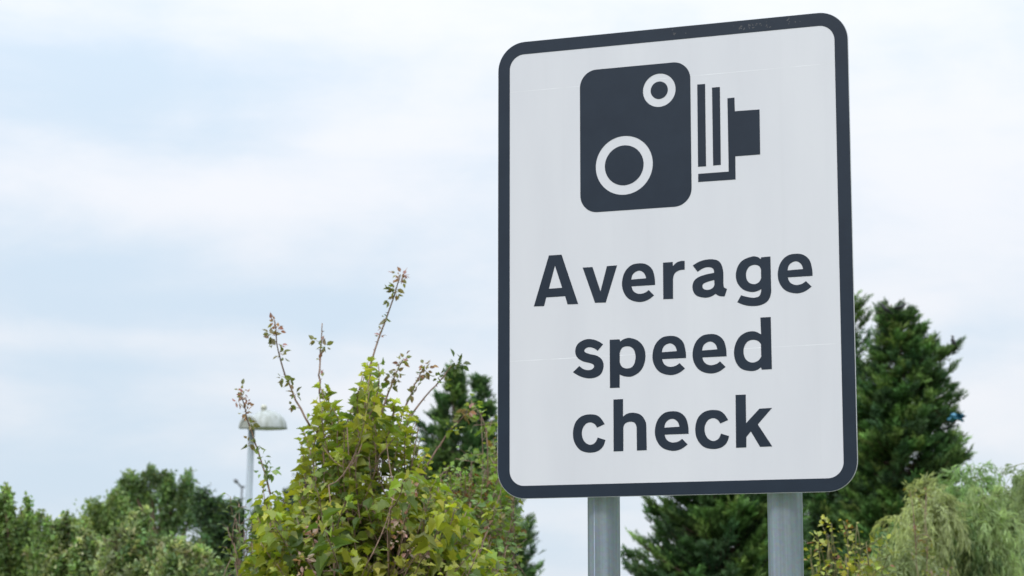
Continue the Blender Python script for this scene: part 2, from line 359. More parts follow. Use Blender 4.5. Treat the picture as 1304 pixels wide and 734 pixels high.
GL = {
 'A': (Z1, [[(190,102,1),(295,95,1),(433,505,1),(345,508,1),(325,440,1),(168,450,1),(150,522,1),(65,525,1)], [(240,186,1),(300,370,1),(190,378,1)]]),
 'v': (Z1, [[(470,202,1),(552,198,1),(618,400,1),(672,190,1),(756,184,1),(662,492,1),(573,495,1)]]),
 'e': (Z4, [[(503,427,1),(498,360),(476,290),(425,247),(360,238),(292,255),(238,312),(214,400),(226,480),(275,546),(360,573),(432,560),(494,517,1),(447,470,1),(412,494),(360,502),(316,480),(297,437,1)],
            [(295,378,1),(312,328),(362,302),(405,323),(424,368,1)]]),
 'r': (Z0, [[(844.4,334.8,1),(856.8,333.9,1),(857.0,339.2,1),(861.3,335.0),(866.5,332.8),(872,332.5,1),(872,343.7,1),(864.6,344.8),(859.2,348.8),(857.2,356,1),(857.2,380.9,1),(844.8,381.3,1)]]),
 'a': (Z2, [[(145,185,1),(215,147),(300,133),(365,152),(396,220),(400,340),(405,368,1),(430,380,1),(410,442,1),(365,438),(335,420,1),(292,445),(238,452),(170,430),(143,370),(160,308),(215,272),(322,246,1),(316,215),(290,200),(240,205),(186,238,1)],
            [(323,306,1),(265,322),(228,345),(235,378),(275,387),(312,370),(326,340,1)]]),
 'g': (Z2, [[(712,117,1),(790,110,1),(797,405,1),(773,473),(715,512),(640,522),(570,512),(515,490,1),(547,432,1),(608,448),(660,452),(700,435),(715,380,1),(680,398),(630,405),(560,382),(512,320),(506,235),(548,152),(640,110),(685,115),(710,133,1)],
            [(655,180),(610,200),(588,255),(603,317),(650,340),(692,325),(713,290,1),(712,220,1),(695,190)]]),
 's': (Z3, [[(354,284,1),(303,345,1),(268,322),(225,312),(187,326),(180,352),(225,374),(300,393),(347,435),(357,500),(325,570),(245,602),(155,590),(72,545,1),(132,487,1),(175,518),(225,525),(262,508),(266,478),(230,460),(165,443),(110,405),(93,345),(118,280),(180,242),(240,236),(300,252)]]),
 'p': (Z3, [[(415,242,1),(507,238,1),(515,258,1),(550,235),(605,225),(690,258),(742,335),(745,440),(705,530),(630,582),(565,586),(509,567,1),(508,690,1),(418,693,1)],
            [(575,303),(530,320),(509,370,1),(509,450,1),(532,495),(580,510),(628,492),(655,430),(650,355),(622,315)]]),
 'd': (Z4, [[(790,98,1),(878,93,1),(888,536,1),(802,541,1),(795,520,1),(755,546),(700,552),(625,530),(578,465),(567,375),(600,278),(660,228),(735,215),(796,241,1)],
            [(795,325,1),(768,296),(715,288),(670,314),(647,380),(665,450),(715,480),(768,466),(797,430,1)]]),
 'c': (Z5, [[(368,370,1),(297,403,1),(272,368),(230,354),(185,375),(156,440),(172,522),(225,562),(275,546),(303,495,1),(375,518,1),(350,583),(300,624),(220,636),(140,612),(86,540),(72,450),(95,355),(150,298),(230,278),(310,295)]]),
 'h': (Z5, [[(450,140,1),(540,135,1),(540,300,1),(580,272),(640,263),(708,285),(750,345),(758,400,1),(762,613,1),(670,617,1),(667,400,1),(650,360),(610,347),(562,363),(543,400,1),(543,622,1),(452,625,1)]]),
 'k': (Z6, [[(637,97,1),(732,93,1),(736,360,1),(860,225,1),(978,218,1),(845,372,1),(980,578,1),(866,582,1),(780,438,1),(738,490,1),(738,587,1),(642,591,1)]]),
}
GP = {k: [smooth_path(*z, lp) for lp in loops] for k, (z, loops) in GL.items()}
def moved(ch, px, py):
    a = np.array(GP[ch][0]); c = (a.min(0)+a.max(0))/2; t = uv(px, py)
    return [[tuple(np.array(q)+t-c) for q in lp] for lp in GP[ch]]
words = [('A', 'v', ('e', 813.2, 360.3), 'r', 'a', 'g', ('e', 1012.6, 348.7)),
         ('s', 'p', ('e', 852.3, 453.0), ('e', 903.65, 450.8), 'd'),
         ('c', 'h', ('e', 855.5, 549.2), ('c', 906.9, 547.2), 'k')]
for wd in words:
    for ch in wd:
        lp = moved(*ch) if isinstance(ch, tuple) else GP[ch]
        sub(plate, 'letter', lp, 0.0007, 0.0003, BLACK)
# camera symbol: body with two white rings left open, bellows and lens
Z7 = (730, 70, 3.494); Z8 = (870, 90, 4.89)
b = quad_rect(((738.9, 120), (738.9, 240)), ((761.5, 88.3), (860.2, 80.0)), ((879.7, 130), (880.5, 230)), ((757.2, 270.3), (858.8, 264.0)))
c1 = P(*Z7, 383, 158); c2 = P(*Z7, 227, 492)
loops = [rrect(*b, 22*PX), circ(c1, 20.9*PX), circ(c1, 11.0*PX), circ(c2, 36.8*PX), circ(c2, 25.0*PX)]
for lp in ([(88,88),(137,84),(143,597),(93,600)], [(180,107),(229,103),(235,588),(187,592)],
           [(276,173),(320,169),(322,254),(476,243),(480,523),(325,535),(327,679),(94,695),(94,644),(284,630)]):
    loops.append([tuple(P(*Z8, *q)) for q in lp])
sub(plate, 'camera_symbol', loops, 0.0007, 0.0003, BLACK)
# overlapping joints of the white sheet: three hairline ridges across the face
seam = plain('sheet_edge', (0.68, 0.68, 0.72), 0.5)
for (xa, ya, xb, yb) in ((650.5, 118, 1063.5, 80.5), (650.2, 460.5, 1071, 437.5)):
    a, c = uv(xa, ya), uv(xb, yb); h = 0.0007
    a[0] = IN_R[0]+0.001; c[0] = IN_R[1]-0.001
    sub(plate, 'sheet_joint', [[(a[0], a[1]-h), (c[0], c[1]-h), (c[0], c[1]+h), (a[0], a[1]+h)]], 0.0005, 0.00006, seam)
# scuffs and lichen specks on the top of the border
rng = np.random.default_rng(5); lps = []
for k in range(34):
    px = rng.choice([861, 946, 963, 972, 1008]) + rng.normal(0, 7); py = 46.3-0.0996*(px-740)+rng.uniform(3, 13)
    c = uv(px, py); n_ = 7; r0 = rng.uniform(0.6, 1.5)*PX
    ph = rng.uniform(0, 6.28); L = rng.uniform(1, 2.6)
    lps.append([(c[0]+r0*rng.uniform(.6, 1.1)*(math.cos(t)*L*math.cos(ph)-math.sin(t)*math.sin(ph))*.7, c[1]+r0*rng.uniform(.6, 1.1)*(math.cos(t)*L*math.sin(ph)+math.sin(t)*math.cos(ph))*.7) for t in np.arange(n_)*2*math.pi/n_])
for i, lp in enumerate(lps): pass
WORN = plain('worn_film', (0.075, 0.075, 0.085), 0.7)
for lp in lps:
    gsc = Geo(); cc = np.mean(lp, axis=0); V = [np.array(M_SIGN @ Vector((x, y, 0.00115))) for x, y in [tuple(cc)]+lp]
    gsc.add(V, [(0, 1+i, 1+(i+1) % len(lp)) for i in range(len(lp))]); gsc.build('scuff_mark', WORN, plate).matrix_parent_inverse = Matrix()

# posts, rails and clips behind the plate
def post_at(pl, pr, py):
    zc = -0.075
    a = hit((pl+pr)/2, py, P0, zc); return a, (pr-pl)
zt = P0[2]+OUT_R[3]-0.10
posts = []
for pl, pr in ((748.2, 789.9), (977.9, 1022.6)):
    a, wpx = post_at(pl, pr, 680); r = wpx/2*np.linalg.norm(a-EYE)/PF*0.985
    posts.append((a, r)); print('post r', r, a)
    gp = Geo(); prof = [(r*0.9, -0.3), (r, 0.0), (r, zt-0.012), (r*1.03, zt-0.012), (r*1.03, zt-0.002), (r*0.97, zt+0.003), (0.001, zt+0.005)]
    gp2 = Geo()
    n = 48; th = np.arange(n)*2*math.pi/n
    V = np.array([[a[0]+q*math.cos(t), a[1]+q*math.sin(t), z] for q, z in prof for t in th])
    F = [(i*n+k, i*n+(k+1) % n, (i+1)*n+(k+1) % n, (i+1)*n+k) for i in range(len(prof)-1) for k in range(n)]
    gp.add(V, None, F)
    po = gp.build('post', GALV, sign, smooth=True)
    # thin ridge added along the left post to stand in for its highlight
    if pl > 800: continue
    ridge = Geo(); phi = rad(-128 if pl < 800 else -60)
    ridge.tube([(a[0]+r*math.cos(phi)*0.995, a[1]+r*math.sin(phi)*0.995, z) for z in (0.0, 1.0, 2.0, zt-0.02)], 0.0011, 0.0011, 8)
    ridge.build('highlight_ridge', GALV, po, smooth=True).matrix_parent_inverse = Matrix()
def sbox(name, x0, x1, y0, y1, z0, z1, mat, parent):
    g = Geo(); V = [np.array(M_SIGN @ Vector((x, y, z))) for z in (z0, z1) for y in (y0, y1) for x in (x0, x1)]
    g.add(V, None, [(0, 2, 3, 1), (4, 5, 7, 6), (0, 1, 5, 4), (2, 6, 7, 3), (0, 4, 6, 2), (1, 3, 7, 5)]); return g.build(name, mat, parent)
for fy in (0.2, 0.78):
    y = OUT_R[2]+(OUT_R[3]-OUT_R[2])*fy
    sbox('back_rail', OUT_R[0]+0.04, OUT_R[1]-0.04, y-0.02, y+0.02, -0.034, -0.0032, ALU, sign)
    for a, r in posts:
        q = (a-P0)@SR; cg = Geo(); cl = []
        for t in np.linspace(0, 2*math.pi, 25): cl.append((a[0]+(r+0.003)*math.cos(t), a[1]+(r+0.003)*math.sin(t)))
        V = [(x, yy, P0[2]+y+dz) for dz in (-0.014, 0.014) for x, yy in cl]; m = len(cl)
        cg.add(V, None, [(i, i+1, m+i+1, m+i) for i in range(m-1)])
        V = [(a[0]+(x-a[0])*0.95, a[1]+(yy-a[1])*0.95, zz) for (x, yy, zz) in V]
        cg.build('post_clip', ALU, sign)

# ------------------------------------------------------------------ leaf shapes
def fan(outline, centre):
    V = np.array([centre]+outline, float); n = len(outline)
    return V, [(0, 1+i, 1+(i+1) % n) for i in range(n)]
half = [(0.18,0.03),(0.34,0.0),(0.35,0.14),(0.50,0.22),(0.42,0.36),(0.36,0.46),(0.44,0.64),(0.31,0.68),(0.20,0.75)]
ol = [(0,0)]+half+[(0,1.0)]+[(-x, y) for x, y in half[::-1]]
V_, F_ = fan([(x, y, 0.55*abs(x)-0.38*y*y) for x, y in ol], (0, 0.36, -0.06)); MAPLE = (V_, F_)
V_, F_ = fan([(x*0.85, y, 1.0*abs(x)-0.55*y*y) for x, y in ol], (0, 0.36, -0.08)); MAPLE_FOLD = (V_, F_)
V_, F_ = fan([(0,0,0),(0.26,0.3,0.10),(0.24,0.62,0.05),(0,1,-0.12),(-0.24,0.62,0.05),(-0.26,0.3,0.10)], (0, 0.45, -0.02)); OVAL = (V_, F_)
half = [(0.2,0.2),(0.42,0.42),(0.2,0.5),(0.36,0.78),(0.13,0.76)]
ol = [(0,0)]+half+[(0,1.0)]+[(-x, y) for x, y in half[::-1]]
V_, F_ = fan([(x, y, 0.3*abs(x)-0.15*y*y) for x, y in ol], (0, 0.42, -0.03)); HAW = (V_, F_)
V_, F_ = fan([(0,0,0),(0.30,0.22,0.24),(0.36,0.55,0.20),(0.16,0.80,-0.02),(0,1,-0.30),(-0.16,0.80,-0.02),(-0.36,0.55,0.20),(-0.30,0.22,0.24)], (0, 0.45, -0.02)); CURL = (V_, F_)
NARROW = (np.array([(0,0,0),(0.09,0.4,0.03),(0,1,-0.08),(-0.09,0.4,0.03)]), [(0,1,2),(0,2,3)])
SCALE = (np.array([(-0.10,0,0),(0.10,0,0),(0.07,0.55,0.05),(0,1,0.12),(-0.07,0.55,0.05)]), [(0,1,2),(0,2,4),(4,2,3)])

def pick(rng, pal, n, jit=0.18):
    pal = np.array(pal); i = rng.integers(0, len(pal), n)
    return pal[i]*(1+rng.normal(0, jit, (n, 1)))*(1+rng.normal(0, 0.06, (n, 3)))
def clipc(c): return np.clip(c, 0.004, 0.6)

# ------------------------------------------------------------------ broadleaf trees and shrubs
def curve_pts(a, b, bend, n=6):
    a, b = np.asarray(a), np.asarray(b); t = np.linspace(0, 1, n)[:, None]
    return a+(b-a)*t+np.asarray(bend)*(4*t*(1-t))
def broadleaf(name, label, cat, group, base, clumps, twigs, per, lsize, tmpl, pal, seed, mat=None, trunk_r=0.12, twig_len=0.5, droop=0.3, spread=0.07, spike=0.0):
    rng = np.random.default_rng(seed); base = np.array([base[0], base[1], 0.0])
    root = empty(name, base, label, cat, group)
    wd = Geo(); lf = Geo()
    tot = sum(c[1][0]*c[1][2] for c in clumps)
    zc = min(c[0][2] for c in clumps); tt = base+np.array([0, 0, max(0.6, zc*0.62)]); cen = np.mean([c[0] for c in clumps], axis=0)
    top = np.array([cen[0]*0.5+tt[0]*0.5, cen[1]*0.5+tt[1]*0.5, cen[2]])
    wd.tube(curve_pts(base+[0, 0, -0.1], tt, (0.03, 0, 0), 5), trunk_r, trunk_r*0.75, 9)
    wd.tube(curve_pts(tt, top, (0.05, 0.02, 0), 6), trunk_r*0.75, trunk_r*0.3, 8)
    for c, rr in clumps:
        c = np.asarray(c, float); rr = np.asarray(rr, float)
        k = rng.uniform(0, 0.8); s = tt+(top-tt)*k
        wd.tube(curve_pts(s, c, rng.normal(0, 0.08, 3)*np.linalg.norm(c-s), 7), trunk_r*0.42, trunk_r*0.12, 6)
        n = max(6, int(twigs*rr[0]*rr[2]/tot))
        nsub = int(np.clip(n/5, 4, 16)); sd0 = unit(rng.normal(0, 1, (nsub, 3))+[0, -0.1, 0.35]); subc = c+sd0*rr*rng.uniform(0.35, 0.9, (nsub, 1)); which = rng.integers(0, nsub, n); subcol = 1+rng.normal(0, 0.2, (nsub, 1))
        d = unit(rng.normal(0, 1, (n, 3))); d[:, 2] = np.abs(d[:, 2])*np.where(rng.random(n) < 0.75, 1, -0.8); d = unit(d)
        rad_ = rng.uniform(0.45, 1.0, n)**0.6*(1+spike*rng.random(n)**3)
        tips = subc[which]+d*rr*0.33*rad_[:, None]
        sd_ = subc[which]+d*rr*0.33*(rad_*rng.uniform(0.15, 0.45, n))[:, None]-np.array([0, 0, 0.10])*rr[2]
        for i in range(n):
            a = c*0.6+subc[which[i]]*0.4
            wd.tube(curve_pts(a, tips[i], (0, 0, -0.06*rr[2]), 4), trunk_r*0.07+0.004, 0.003, 4, cap=False)
        clcol = (1+rng.normal(0, 0.10, (n, 1)))*subcol[which]; hue = pick(rng, pal, n, 0.1)
        t = rng.random((n, per))**0.7
        ax = unit(tips-sd_+np.array([0, 0, 0.15])); ln = twig_len*rng.uniform(0.6, 1.2, n)
        pos = tips[:, None, :]-ax[:, None, :]*(ln[:, None, None]*(1-t[..., None]))+rng.normal(0, spread, (n, per, 3))*(0.35+(1-t[..., None]))
        out_ = unit(rng.normal(0, 0.7, (n, per, 3))+ax[:, None, :]*0.9+np.array([0, 0, -droop]))
        nr = unit(rng.normal(0, 0.65, (n, per, 3))+np.array([0, -0.25, 1.0]))
        col = clipc((hue*clcol)[:, None, :]*(1+rng.normal(0, 0.16, (n, per, 1)))*(1+rng.normal(0, 0.04, (n, per, 3))))
        lf.leaves(tmpl, pos.reshape(-1, 3), out_.reshape(-1, 3), nr.reshape(-1, 3), lsize*rng.uniform(0.6, 1.2, n*per), col.reshape(-1, 3))
    wd.build('trunk', BARK, root, smooth=True); lf.build('crown', mat or LEAF, root)
    return root
def cl(px, py, Y, rx, rz, dy=0.0, ry=None):
    c = at(px, py, Y+dy); m = m_per_px(Y); return (c, (rx*m, (ry or rx)*m, rz*m))

ASH = [(0.1437, 0.2263, 0.0902), (0.1917, 0.2717, 0.1065), (0.1164, 0.194, 0.0846)]
DARK = [(0.0616, 0.11, 0.0491), (0.0821, 0.1358, 0.0546), (0.052, 0.0931, 0.0519)]
PALE = [(0.2465, 0.3235, 0.1502), (0.3559, 0.401, 0.2185), (0.178, 0.2587, 0.1092), (0.3011, 0.3363, 0.1776)]
MID = [(0.178, 0.2587, 0.0902), (0.2327, 0.3105, 0.1065), (0.1369, 0.2135, 0.0792)]
G1 = 'broadleaf trees beyond the shrubs'
def gx_(px, Y): p = at(px, 800, Y); return (p[0], p[1])
broadleaf('ash_tree', 'tall round-crowned green tree, highest of the broadleaf trees left of the lamp', 'tree', G1, gx_(205, 52),
          [cl(166, 618, 52, 16, 20), cl(182, 640, 52, 18, 22, 1), cl(228, 622, 52, 25, 22), cl(240, 646, 52, 20, 16), cl(205, 700, 52, 50, 24), cl(156, 680, 52, 18, 26), cl(212, 608, 52, 12, 10), cl(190, 604, 52, 12, 10), cl(214, 660, 52, 16, 14)],
          430, 46, 0.10, OVAL, ASH, 17, trunk_r=0.16, twig_len=0.6, spread=0.10, spike=0.3)
broadleaf('ash_tree', 'smaller green tree with small upright tips, left of the tallest round crown', 'tree', G1, gx_(130, 48),
          [cl(122, 660, 48, 24, 26), cl(138, 640, 48, 14, 20), cl(150, 655, 48, 26, 24), cl(135, 700, 48, 50, 40), cl(112, 680, 48, 28, 30), cl(149, 628, 48, 8, 14)],
          260, 44, 0.095, OVAL, MID, 12, trunk_r=0.15, twig_len=0.5, spread=0.11, spike=0.25)
broadleaf('dark_tree', 'dark green tree immediately left of the street lamp pole', 'tree', G1, gx_(280, 44),
          [cl(265, 660, 44, 28, 32), cl(285, 665, 44, 26, 28), cl(272, 700, 44, 46, 40), cl(303, 690, 44, 24, 34), cl(262, 634, 44, 12, 14), cl(296, 654, 44, 15, 20)],
          300, 46, 0.095, OVAL, DARK, 13, trunk_r=0.16, twig_len=0.45, spread=0.11, spike=0.2)
broadleaf('dark_tree', 'dark tree right of the lamp pole, mostly behind the maple shrub', 'tree', G1, gx_(345, 50),
          [cl(338, 680, 50, 26, 34), cl(356, 690, 50, 40, 36), cl(328, 664, 50, 14, 18)],
          260, 42, 0.095, OVAL, DARK, 14, trunk_r=0.15, twig_len=0.45, spread=0.11)
broadleaf('distant_tree', 'hazy blue green tree seen through the gap beside the maple shrub', 'tree', G1, gx_(392, 62),
          [cl(392, 622, 62, 20, 24), cl(376, 640, 62, 16, 20), cl(400, 670, 62, 50, 44), cl(440, 680, 62, 50, 50)],
          330, 42, 0.11, OVAL, [(0.05, 0.085, 0.045), (0.045, 0.075, 0.05)], 15, trunk_r=0.2, twig_len=0.5, spread=0.14)
G2 = 'pale shrubs along the lower left'
broadleaf('sallow_shrub', 'mid green shrub at the far left edge, its tips the tallest of the pale shrubs', 'shrub', G2, gx_(12, 22),
          [cl(0, 650, 22, 26, 30), cl(28, 672, 22, 26, 26), cl(5, 700, 22, 40, 40), cl(40, 700, 22, 34, 34), cl(-25, 660, 22, 30, 34), cl(38, 645, 22, 7, 16), cl(4, 625, 22, 9, 12)],
          446, 34, 0.052, OVAL, MID, 21, trunk_r=0.05, twig_len=0.42, spread=0.03, spike=0.9)
broadleaf('sallow_shrub', 'pale green shrub between the far left one and the small upright tree', 'shrub', G2, gx_(85, 20),
          [cl(78, 682, 20, 24, 26), cl(100, 690, 20, 26, 26), cl(60, 715, 20, 36, 32), cl(105, 720, 20, 40, 34), cl(55, 662, 20, 8, 14), cl(82, 665, 20, 10, 14)],
          403, 34, 0.050, OVAL, PALE[:3]+MID[:1], 22, trunk_r=0.05, twig_len=0.38, spread=0.032, spike=0.9)
broadleaf('sallow_shrub', 'silvery pale green shrub in front of the tallest round-crowned tree', 'shrub', G2, gx_(175, 19),
          [cl(160, 690, 19, 28, 30), cl(182, 672, 19, 20, 26), cl(200, 705, 19, 36, 32), cl(150, 720, 19, 36, 30), cl(185, 725, 19, 50, 30), cl(170, 662, 19, 10, 16)],
          446, 34, 0.052, OVAL, PALE, 23, trunk_r=0.05, twig_len=0.40, spread=0.032, spike=0.9)
broadleaf('sallow_shrub', 'low pale yellow green shrub in front of the dark tree left of the lamp', 'shrub', G2, gx_(245, 18),
          [cl(232, 705, 18, 18, 22), cl(250, 715, 18, 20, 24), cl(225, 730, 18, 36, 24), cl(262, 735, 18, 26, 22), cl(218, 695, 18, 8, 12)],
          273, 34, 0.05, OVAL, PALE, 24, trunk_r=0.05, twig_len=0.38, spread=0.03, spike=0.9)

# ------------------------------------------------------------------ conifers
CON = [(0.0616, 0.1316, 0.0396), (0.0896, 0.1737, 0.0484), (0.14, 0.2211, 0.0605), (0.0493, 0.1032, 0.0418)]
def conifer(label, px, Y, prof, seed, dens=1.0, rise=0.45, extra=()):
    """prof: rows (photo y, half width left, half width right), photo pixels at distance Y, from the tip down"""
    rng = np.random.default_rng(seed); m = m_per_px(Y)
    c = at(px, 800, Y); base = np.array([c[0], c[1], 0.0])
    root = empty('cypress_tree', base, label, 'conifer', 'cypress trees behind the sign')
    zs = np.array([at(px, r[0], Y)[2] for r in prof]); wl = np.maximum(np.array([r[1] for r in prof])*0.95-4, 1.5)*m; wr = np.maximum(np.array([r[2] for r in prof])*0.95-4, 1.5)*m
    o = np.argsort(zs); zs, wl, wr = zs[o], wl[o], wr[o]; ztop = zs[-1]
    wd = Geo(); lf = Geo()
    tz = np.linspace(0, ztop, 12); tx = [base[0]+ (np.interp(z, zs, wr)-np.interp(z, zs, wl))*0.25*(z/ztop) for z in tz]
    wd.tube([(x, base[1], z) for x, z in zip(tx, tz)], 0.14, 0.012, 8)
    zmin = max(0.35, at(px, 734, Y)[2]-1.4)
    nb = int(118*dens*(ztop-zmin)); ext = [at(ex, ey, Y-0.3) for ex, ey in extra]; nb += len(ext)
    Pp, Pd, Pl, Pc = [], [], [], []
    for i in range(nb):
        z = zmin+(ztop-zmin)*(1-(1-rng.random())**0.9) if i > 12 else ztop-0.05*rng.random()*(ztop-zmin)
        az = rng.uniform(0, 2*math.pi); ca = math.cos(az); f = 0.5+0.5*ca
        jag = rng.choice([0.62, 0.82, 0.97, 1.1, 1.25], p=[.22, .28, .28, .15, .07])
        L = ((1-f)*np.interp(z, zs, wl)+f*np.interp(z, zs, wr))*jag+0.05
        x0 = np.interp(z, tz, tx)
        elev = rise*rng.uniform(0.3, 1.3)
        drop = math.sin(elev)*L*0.75
        s = np.array([x0, base[1], max(z-drop, 0.1)]); e = np.array([base[0]+L*ca, base[1]+L*math.sin(az), max(z-drop, 0.1)+drop*1.0])
        if i >= nb-len(ext):
            e = ext[i-nb]; L = np.linalg.norm(e-np.array([base[0], base[1], e[2]])); s = np.array([base[0], base[1], e[2]-0.35*L-0.1])
        bp = curve_pts(s, e, (0, 0, -0.10*L), 6)
        wd.tube(bp, 0.006+0.012*min(L, 1.5), 0.003, 4, cap=False)
        k = int(8+30*L); t = np.sqrt(rng.uniform(0.10, 1.0, k)); t[0] = 1.0
        bd = unit(e-s+np.array([0, 0, 0.3*L]))
        side = unit(np.cross(bd, [0, 0, 1.0]))
        q = np.array([[np.interp(a, np.linspace(0, 1, 6), bp[:, j]) for j in range(3)] for a in t])
        d = unit(bd*rng.uniform(0.6, 1.3, (k, 1))+side*rng.normal(0, 0.6, (k, 1))+np.array([0, 0, 1])*rng.normal(0.28, 0.3, (k, 1)))
        bc = pick(rng, CON, 1, 0.12)[0]*rng.uniform(0.7, 1.35)
        Pp.append(q+rng.normal(0, 0.03, (k, 3))); Pd.append(d); Pl.append(rng.uniform(0.11, 0.24, k)*(0.7+0.4*(1-t))*np.clip(0.42+L, 0.55, 1.0)); Pc.append(np.tile(bc, (k, 1))*rng.uniform(0.8, 1.25, (k, 1)))
    Pp, Pd, Pl, Pc = np.vstack(Pp), np.vstack(Pd), np.concatenate(Pl), np.vstack(Pc); K = len(Pp)
    # each plume: a flattened feather of scale sprays
    ns = 17; nrm = unit(np.cross(Pd, unit(rng.normal(0, 1, (K, 3))))*0.6+np.array([0, -0.3, 1.0])); sd_ = unit(np.cross(Pd, nrm)); 
    t = np.tile(np.linspace(0.05, 1.0, ns), (K, 1))+rng.normal(0, 0.03, (K, ns))
    sg = np.where(np.arange(ns) % 2 == 0, 1, -1)[None, :]*np.ones((K, 1)); sg[:, -1] = 0
    pos = Pp[:, None]+Pd[:, None]*(Pl[:, None]*t)[..., None]
    d = Pd[:, None]*0.8+sd_[:, None]*(sg*rng.uniform(0.5, 1.1, (K, ns)))[..., None]+rng.normal(0, 0.28, (K, ns, 3))+np.array([0, 0, 0.12])
    nr = np.broadcast_to(nrm[:, None], pos.shape)+rng.normal(0, 0.4, pos.shape)
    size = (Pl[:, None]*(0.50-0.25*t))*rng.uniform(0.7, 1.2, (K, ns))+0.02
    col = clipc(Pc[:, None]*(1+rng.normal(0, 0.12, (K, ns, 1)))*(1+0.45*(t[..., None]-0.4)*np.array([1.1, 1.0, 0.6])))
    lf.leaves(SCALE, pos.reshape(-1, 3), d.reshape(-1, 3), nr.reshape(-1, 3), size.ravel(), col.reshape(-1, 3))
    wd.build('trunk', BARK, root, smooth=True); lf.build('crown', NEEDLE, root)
    print('conifer', label[:20], K*ns)
    return root
conifer('dark green cypress with the taller pointed tip, left of the sign', 578, 34,
        [(470, 2, 2), (488, 9, 9), (510, 18, 14), (540, 36, 22), (580, 46, 50), (620, 52, 74), (660, 58, 92), (700, 64, 104), (760, 70, 116), (900, 60, 110)], 31, 1.0, 0.7, [(680, 702), (688, 725), (665, 690), (534, 540), (556, 505)])
conifer('dark green cypress with the rounder lower tip, touching the left edge of the sign', 611, 35,
        [(484, 3, 3), (500, 9, 10), (520, 12, 17), (545, 16, 20), (580, 26, 28), (640, 34, 36), (668, 36, 58), (700, 40, 62), (735, 44, 70), (900, 44, 62)], 32, 1.0, 0.5, [(672, 664), (631, 545), (676, 676)])
conifer('wide cypress seen between the two posts under the sign', 915, 32,
        [(430, 4, 4), (500, 40, 40), (560, 58, 62), (620, 72, 80), (650, 80, 96), (680, 96, 105), (715, 108, 116), (760, 112, 124), (900, 100, 110)], 33, 1.25, 0.55, [(796, 706), (824, 658), (818, 690), (806, 728), (845, 640)])
conifer('narrow cypress whose thin tip shows just right of the sign', 1084, 36,
        [(374, 3, 3), (390, 9, 12), (420, 12, 15), (460, 16, 17), (500, 30, 30), (580, 50, 44), (660, 70, 56), (760, 80, 60), (900, 70, 60)], 34, 1.2, 0.6, [(1100, 386), (1104, 405), (1095, 380), (1107, 425), (1098, 398), (1105, 440)])
conifer('broad dark cypress right of the sign with birds perched on it', 1146, 34,
        [(388, 16, 12), (400, 18, 26), (425, 20, 40), (440, 24, 62), (470, 36, 58), (500, 46, 72), (545, 56, 72), (575, 60, 86), (610, 64, 70), (660, 66, 58), (760, 70, 60), (900, 60, 60)], 35, 1.3, 0.35, [(1128, 402), (1144, 399), (1160, 397), (1212, 446), (1220, 440), (1214, 470), (1223, 505), (1218, 536), (1232, 578), (1213, 560)])

# ------------------------------------------------------------------ willow
WIL = [(0.2297, 0.3139, 0.1565), (0.2871, 0.3508, 0.1858), (0.1818, 0.2676, 0.1368), (0.2871, 0.323, 0.1368)]
STRAND = bark_mat('olive_strand', (0.20, 0.22, 0.08), 0.7, 60)
def willow(label, px, Y, humps, seed, n_str):
    rng = np.random.default_rng(seed); m = m_per_px(Y); c = at(px, 800, Y); base = np.array([c[0], c[1], 0.0])
    root = empty('weeping_willow', base, label, 'tree', 'weeping willows at the lower right')
    wd = Geo(); lf = Geo(); sg_ = Geo(); fork = base+np.array([0, 0, 0.9])
    wd.tube(curve_pts(base+[0, 0, -0.1], fork, (0.03, 0, 0), 4), 0.10, 0.08, 8)
    pos, dr, col = [], [], []
    for (hx, hy, wx) in humps:
        top = at(hx, hy, Y+rng.normal(0, 0.5)); wd.tube(curve_pts(fork, top-[0, 0, 0.15], rng.normal(0, 0.12, 3), 8), 0.032, 0.005, 6)
        hc = pick(rng, WIL, 1, 0.08)[0]
        for i in range(n_str):
            az = rng.uniform(0, 2*math.pi); reach = wx*m*rng.uniform(0.15, 1.0); drop = rng.uniform(0.35, 1.0)*(0.3+reach)
            st = top-np.array([0, 0, rng.random()**1.5*0.5])+rng.normal(0, 0.04, 3)
            dx = np.array([math.cos(az), math.sin(az), 0]); t = np.linspace(0, 1, 9)[:, None]
            hgt = 0.10*np.sin(np.minimum(t*2.2, math.pi*0.5))*rng.uniform(0.2, 1.2)
            pts = st+dx*reach*(1-(1-t)**1.8)+np.array([0, 0, 1])*(hgt-drop*t**2.0)
            pts += rng.normal(0, 0.012, pts.shape)
            sg_.tube(pts, 0.003, 0.0012, 3, cap=False)
            k = int(44+64*(reach+drop)); tt = rng.uniform(0.12, 1.0, k)
            q = np.array([np.interp(tt, t[:, 0], pts[:, j]) for j in range(3)]).T
            tg = unit(np.array([np.interp(tt, t[:, 0], np.gradient(pts[:, j])) for j in range(3)]).T)
            pos.append(q+rng.normal(0, 0.014, q.shape)); dr.append(unit(tg+rng.normal(0, 0.38, (k, 3))+np.array([0, 0, -0.25])))
            col.append(clipc(np.tile(hc, (k, 1))*rng.uniform(0.75, 1.3)*(1+rng.normal(0, 0.15, (k, 1)))))
    pos, dr, col = np.vstack(pos), np.vstack(dr), np.vstack(col)
    lf.leaves(NARROW, pos, dr, unit(rng.normal(0, 0.8, pos.shape)+np.array([0, -0.4, 0.7])), 0.058*rng.uniform(0.6, 1.25, len(pos)), col)
    wd.build('trunk', STRAND, root, smooth=True); lf.build('crown', LEAF, root); sg_.build('hanging_shoots', STRAND, root); return root
willow('silvery green weeping willow in front of the broad cypress', 1215, 15,
       [(1185, 640, 60), (1160, 665, 55), (1235, 612, 52), (1215, 660, 60), (1255, 640, 50), (1150, 715, 50), (1200, 700, 60), (1245, 690, 60), (1178, 622, 16), (1135, 690, 34), (1225, 635, 30), (1195, 655, 30)], 41, 70)
